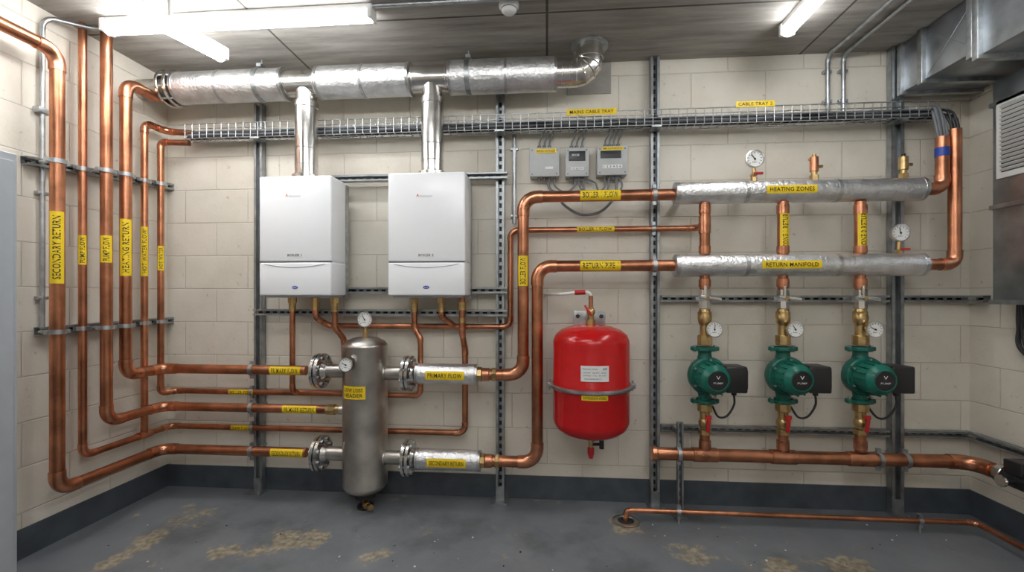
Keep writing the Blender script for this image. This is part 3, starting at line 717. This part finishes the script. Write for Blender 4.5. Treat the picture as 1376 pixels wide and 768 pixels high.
# ---------------------------------------------------------------- wire cable tray
o=Obj('wire_cable_tray'); zt_=B(700,168,.1).z; xa_=B(252,180,.1).x; xb2=B(1272,148,.1).x
y0,y1=D-.133,D-.052; zb_=zt_-.035; zt2_=zt_+.058
for y in (y0,(y0+y1)/2,y1): o.cyl(V((xa_,y,zb_)),V((xb2,y,zb_)),.0032,'galv',6)
for z in (zb_+.045,zt2_):
    for y in (y0,y1): o.cyl(V((xa_,y,z)),V((xb2,y,z)),.0032,'galv',6)
x=xa_+.01
while x<xb2:
    o.sweep([V((x,y0,zt2_)),V((x,y0,zb_)),V((x,y1,zb_)),V((x,y1,zt2_))],.0026,'galv',6); x+=.05
for px in (353,673,878,1198):
    x=B(px,150,.05).x; o.bb((x-.03,y0-.005,zb_-.012),(x+.03,D-.052,zb_-.003),'galv')
for i in range(10):
    yy=y0+.010+.007*i; zz=zb_+.012+.012*(i%4); rr=.0062+.0018*(i%2); pts=[]
    n=26; m=['cable','gcable','cable','gcable'][i%4]
    xend=xb2-.075
    for k in range(n+1):
        t=k/n; pts.append(V((xa_+.02+(xend-xa_-.02)*t,yy+random.uniform(-.004,.004),zz+random.uniform(-.005,.007))))
    hub=B(1266 if i%2 else 1283,160,BO).x; j=(i//2)-2
    tz=(B(1268,188,.15).z if i%2 else B(1282,178,.15).z)-.01
    xx=hub+.011*j
    pts+=[V((xend+(xx-xend)*.55,(yy+YB)/2+.02,zz+.004)),V((xx-.012,YB+.012,zz-.035)),V((xx,YB+.004*(i%3-1),tz+.03)),V((xx,YB+.004*(i%3-1),tz-.01))]
    o.spline(pts,rr,m,8,4)
o.plate(V((B(795,153,.14).x,y0-.006,zt2_-.004)),X_,FR,.30,.036,'MAINS CABLE TRAY'); o.plate(V((B(1015,143,.14).x,y0-.006,zt2_+.012)),X_,FR,.22,.034,'CABLE TRAY 2')
o.done()
# ---------------------------------------------------------------- junction boxes
def jbox(x0,x1,yt,yb,kind):
    o=Obj('junction_box'); dp=.085; a=B(x0,yt,dp); b=B(x1,yb,dp); xm=(a.x+b.x)/2; w=b.x-a.x
    o.bb((a.x,D-dp+.012,b.z),(b.x,D-.001,a.z),'box',.004); o.bb((a.x-.002,D-dp,b.z-.002),(b.x+.002,D-dp+.016,a.z+.002),'box',.004)
    for sx in (-1,1):
        for z in (a.z-.014,b.z+.014): o.cyl(V((xm+sx*(w/2-.014),D-dp-.001,z)),V((xm+sx*(w/2-.014),D-dp+.003,z)),.005,'gcable',8)
    if kind==0:
        o.plate(V((xm+.01,D-dp-.002,a.z-.02)),X_,FR,.13,.026,'HEATING CONTROLLER'); o.plate(V((xm+.03,D-dp-.002,b.z+.05)),X_,FR,.05,.015,None,'paper')
    elif kind==1:
        o.box(V((xm,D-dp-.001,a.z-.05)),[w*.72,.004,.06],'black',None,.001); o.plate(V((xm-.01,D-dp-.004,a.z-.045)),X_,FR,.05,.016,'21.5','gcable','paper'); o.plate(V((xm,D-dp-.002,b.z+.045)),X_,FR,.08,.018,'I O AUTO','paper')
    else:
        o.plate(V((xm,D-dp-.002,a.z-.013)),X_,FR,.13,.020,'BMS OUTSTATION'); o.box(V((xm-.01,D-dp-.001,a.z-.05)),[w*.7,.004,.045],'black',None,.001); o.plate(V((xm,D-dp-.002,b.z+.05)),X_,FR,.12,.022,'1 2 3 4 5 6','paper')
    for k in (-1.2,0,1.2) if kind!=2 else (-1.5,-.5,.5,1.5):
        x=xm+k*.027; o.cyl(V((x,D-.045,a.z)),V((x,D-.045,a.z+.025)),.012,'gcable',8)
        o.spline([V((x,D-.045,a.z+.02)),V((x+.003,D-.045,a.z+.05)),V((x+.015,D-.06,a.z+.075)),V((x+.03,D-.09,zt_-.02))],.0055,'gcable')
        o.cyl(V((x,D-.045,b.z-.022)),V((x,D-.045,b.z)),.010,'gcable',8)
    o.done(); return xm,b.z
j1=jbox(712,751,199,236,0); j2=jbox(760,791,199,236,1); j3=jbox(803,843,197,234,2)
o=Obj('control_cable')
def cb(pts,r=.006,m='gcable'): o.spline([B(x,y,.045+d) for x,y,d in pts],r,m)
cb([(738,238,0),(738,252,0.01),(750,262,.02),(758,275,.02),(780,288,.02),(805,285,.02),(822,270,.02),(828,255,.01),(828,237,0)],.009)
cb([(745,238,0),(746,250,.02),(760,258,.03),(772,250,.02),(772,238,0)]); cb([(778,238,0),(780,252,.03),(795,260,.03),(812,252,.02),(812,237,0)])
cb([(784,238,0),(786,256,.04),(800,266,.04),(816,256,.03),(818,237,0)]); cb([(832,237,0),(836,250,.02),(826,262,.03),(806,258,.02),(800,246,.02),(788,240,0)])
o.done()
# conduit beside strut 673
o=Obj('conduit_pipe'); x=B(691,300,.03).x; 
o.cyl(V((x,D-.02,B(691,300,.02).z)),V((x,D-.02,zt_-.03)),.012,'galv',12)
for py in (200,290): o.box(V((x,D-.014,B(691,py,.02).z)),[.05,.026,.018],'galv',None,.003)
o.done()
# ---------------------------------------------------------------- ceiling conduits
for px,col in ((1112,0),(1133,0)):
    o=Obj('conduit_pipe'); a=B(px,138,.02); x=a.x
    o.pipe([V((x,D-.022,zt_+.02)),V((x,D-.022,ZC-.022)),V((x,.3,ZC-.022))],.012,'galv',bend=.05,elbow='galv',seg=10)
    for z in (zt_+.12,zt_+.3): o.box(V((x,D-.014,z)),[.05,.026,.018],'galv',None,.003)
    o.box(V((x,1.9,ZC-.014)),[.05,.018,.026],'galv',None,.003); o.done()
o=Obj('conduit_pipe'); y=L(57,300,.02).y; q=Zp(146,40,ZC-.03)
o.pipe([V((XL+.02,y,L(62,442,.02).z)),V((XL+.02,y,ZC-.05)),V((XL+.12,q.y,ZC-.02)),V((q.x-.02,q.y,ZC-.02))],.011,'galv',bend=.06,elbow='galv',seg=10)
for py in (150,260,400): o.box(V((XL+.014,y,L(60,py,.02).z)),[.026,.05,.018],'galv',None,.003)
o.box(V((XL+.02,y,L(60,150,.02).z)),[.04,.06,.03],'galv',None,.003)
o.done()
o=Obj('conduit_pipe'); a=Zp(500,8,ZC-.014); o.cyl(a,V((1.0,a.y,a.z)),.011,'galv',10); o.done()
# smoke detector
o=Obj('smoke_detector'); c=Zp(684,6,ZC); c.z=ZC-.001
o.lathe([(0,0),(0,.052),(.012,.052),(.016,.045),(.034,.038),(.045,.026),(.048,0)],c,-Z_,'plastic',28); o.ring(c-Z_*.026,Z_,.04,.003,'gcable'); o.done()
# ---------------------------------------------------------------- lights
def batten(a,b,drop=0.0):
    o=Obj('led_batten_light'); d=(b-a); ln=d.length; d.normalize(); m=(a+b)/2
    rot=Matrix((d,Z_.cross(d),Z_)).transposed()
    zc=ZC-drop
    m=V((m.x,m.y,zc-.018)); o.box(m,[ln,.06,.032],'plastic',rot,.004)
    p=m-d*(ln/2-.012)-Z_*.030; q=m+d*(ln/2-.012)-Z_*.030
    o.cyl(p,q,.034,'tube',20,ch=.004)
    for e in (p,q): o.box(e+Z_*.006,[.022,.078,.066],'plastic',rot,.004)
    if drop>0:
        for t in (-.3,.3): o.cyl(V((m.x,m.y,zc-.01))+d*ln*t,V((m.x,m.y,ZC))+d*ln*t,.01,'plastic',8)
    o.done()
a=Zp(143,40,ZC-.05); b=Zp(502,20,ZC-.05); ym=(a.y+b.y)/2; batten(V((a.x,ym,0)),V((b.x,ym,0)))
a=Zp(302,76,ZC-.13); b=Zp(165,4,ZC-.13); dd=(b-a).normalized(); batten(a,a+dd*1.45,.085)
a=Zp(1056,44,ZC-.05); batten(a,V((a.x,a.y-1.45,a.z)))
batten(V((-1.3,.75,0)),V((.15,.75,0))); batten(V((-.75,-.3,0)),V((.70,-.3,0))); batten(V((1.3,-1.0,0)),V((1.3,.45,0))); batten(V((-.75,-1.3,0)),V((.70,-1.3,0)))  # unseen extra battens, added outside the view to brighten and even the light
# ---------------------------------------------------------------- ductwork
o=Obj('ventilation_duct'); xd=2.09; zd=2.505; y2=R(1322,60,XR-xd).y; 
o.bb((xd,y2,zd),(XR-.002,D-.056,ZC-.002),'duct',.002)
o.bb((xd-.045,YF+.4,zd-.06),(XR-.002,y2,ZC-.002),'duct',.002)
def rib(y,x0,z0,w=.022): 
    o.bb((x0-w,y-.016,z0-w),(XR-.002,y+.016,ZC-.002),'galv',.002)
rib(D-.075,xd,zd,.02); rib(R(1241,90,XR-xd).y,xd,zd); rib(y2+.02,xd,zd,.05); rib(y2-.03,xd-.045,zd-.06); rib(1.2,xd-.045,zd-.06)
# cross-breaks
yA_=R(1241,90,XR-xd).y
for (ya,yb2) in ((y2+.05,yA_-.03),):
    for s_ in (0,1):
        o.cyl(V((xd-.0005,ya,zd+.02 if s_ else ZC-.03)),V((xd-.0005,yb2,ZC-.03 if s_ else zd+.02)),.0016,'duct',6)
# drop plenum on right wall
xp=XR-.125; yb3=R(1334,250,.125).y; zq2=1.262; ya3=1.75
o.bb((xp,ya3,zq2),(XR-.002,yb3,zd-.05),'duct',.002)
for z in (1.78,zq2+.01,2.33): o.bb((xp-.012,ya3-.01,z-.012),(XR-.002,yb3+.01,z+.012),'galv',.002)
# grille
g0=yb3-.03; g1=ya3+.05
t_=(yb3)/ray(1335,0).y
gzb=H+t_*(396-243)/F; gzt=H+t_*(396-140)/F
o.bb((xp-.012,g1,gzb),(xp,g0,gzt),'plastic',.002); o.bb((xp-.014,g1+.03,gzb+.03),(xp-.006,g0-.03,gzt-.03),'dark')
z=gzb+.04
while z<gzt-.035:
    o.box(V((xp-.018,(g0+g1)/2,z)),[.020,g0-g1-.06,.003],'plastic',Matrix.Rotation(.7,3,'Y')); z+=.022
o.done()
# black cables at right wall
o=Obj('power_cable')
for k in range(3):
    o.spline([V((XR-.03-.02*k,R(1364,430,.05).y-.03*k,zq2+.01)),V((XR-.03,R(1364,430,.05).y-.02*k,zq2-.12)),V((XR-.03,R(1372,430,.05).y-.04*k,zq2-.26)),V((XR-.02,R(1376,430,.05).y-.3,zq2-.42))],.011,'cable')
o.done()
# ---------------------------------------------------------------- cabinet
o=Obj('electrical_cabinet'); x1=-1.9; r_=ray(24,400); ty=x1/r_.x; yk=r_.y*ty; zk=H+ty*(396-207)/F
o.bb((XL+.01,yk-.65,.06),(x1,yk,zk),'cab',.006); o.bb((XL+.03,yk-.62,.0),(x1-.03,yk-.03,.07),'black')
o.bb((x1-.001,yk-.63,.09),(x1+.012,yk-.02,zk-.03),'cab',.004); o.cyl(V((x1+.01,yk-.57,1.0)),V((x1+.03,yk-.57,1.0)),.014,'steel',12); o.box(V((x1+.035,yk-.57,.97)),[.012,.02,.11],'black',None,.003)
o.done()
# small debris on floor
o=Obj('floor_debris')
for k in range(60):
    p=Zp(random.uniform(60,1330),random.uniform(700,766),0)
    s_=random.uniform(.002,.005); o.box(V((p.x,p.y,s_*.5)),[s_*2,s_*1.4,s_],random.choice(['ink','paper','brushed']),Matrix.Rotation(random.random()*3,3,'Z'))
o.done()
# ---------------------------------------------------------------- world, camera
w=bpy.data.worlds.new('World'); bpy.context.scene.world=w; w.use_nodes=True
w.node_tree.nodes['Background'].inputs[0].default_value=(.5,.55,.6,1); w.node_tree.nodes['Background'].inputs[1].default_value=.05
cd=bpy.data.cameras.new('camera'); cam=bpy.data.objects.new('camera',cd); bpy.context.scene.collection.objects.link(cam)
cam.location=(0,0,H); cam.rotation_euler=(pi/2,0,TH); cd.sensor_width=36; cd.lens=36*F/1376; cd.shift_y=12/1376; cd.clip_start=.02
bpy.context.scene.camera=cam
bpy.context.scene.view_settings.view_transform='Standard'
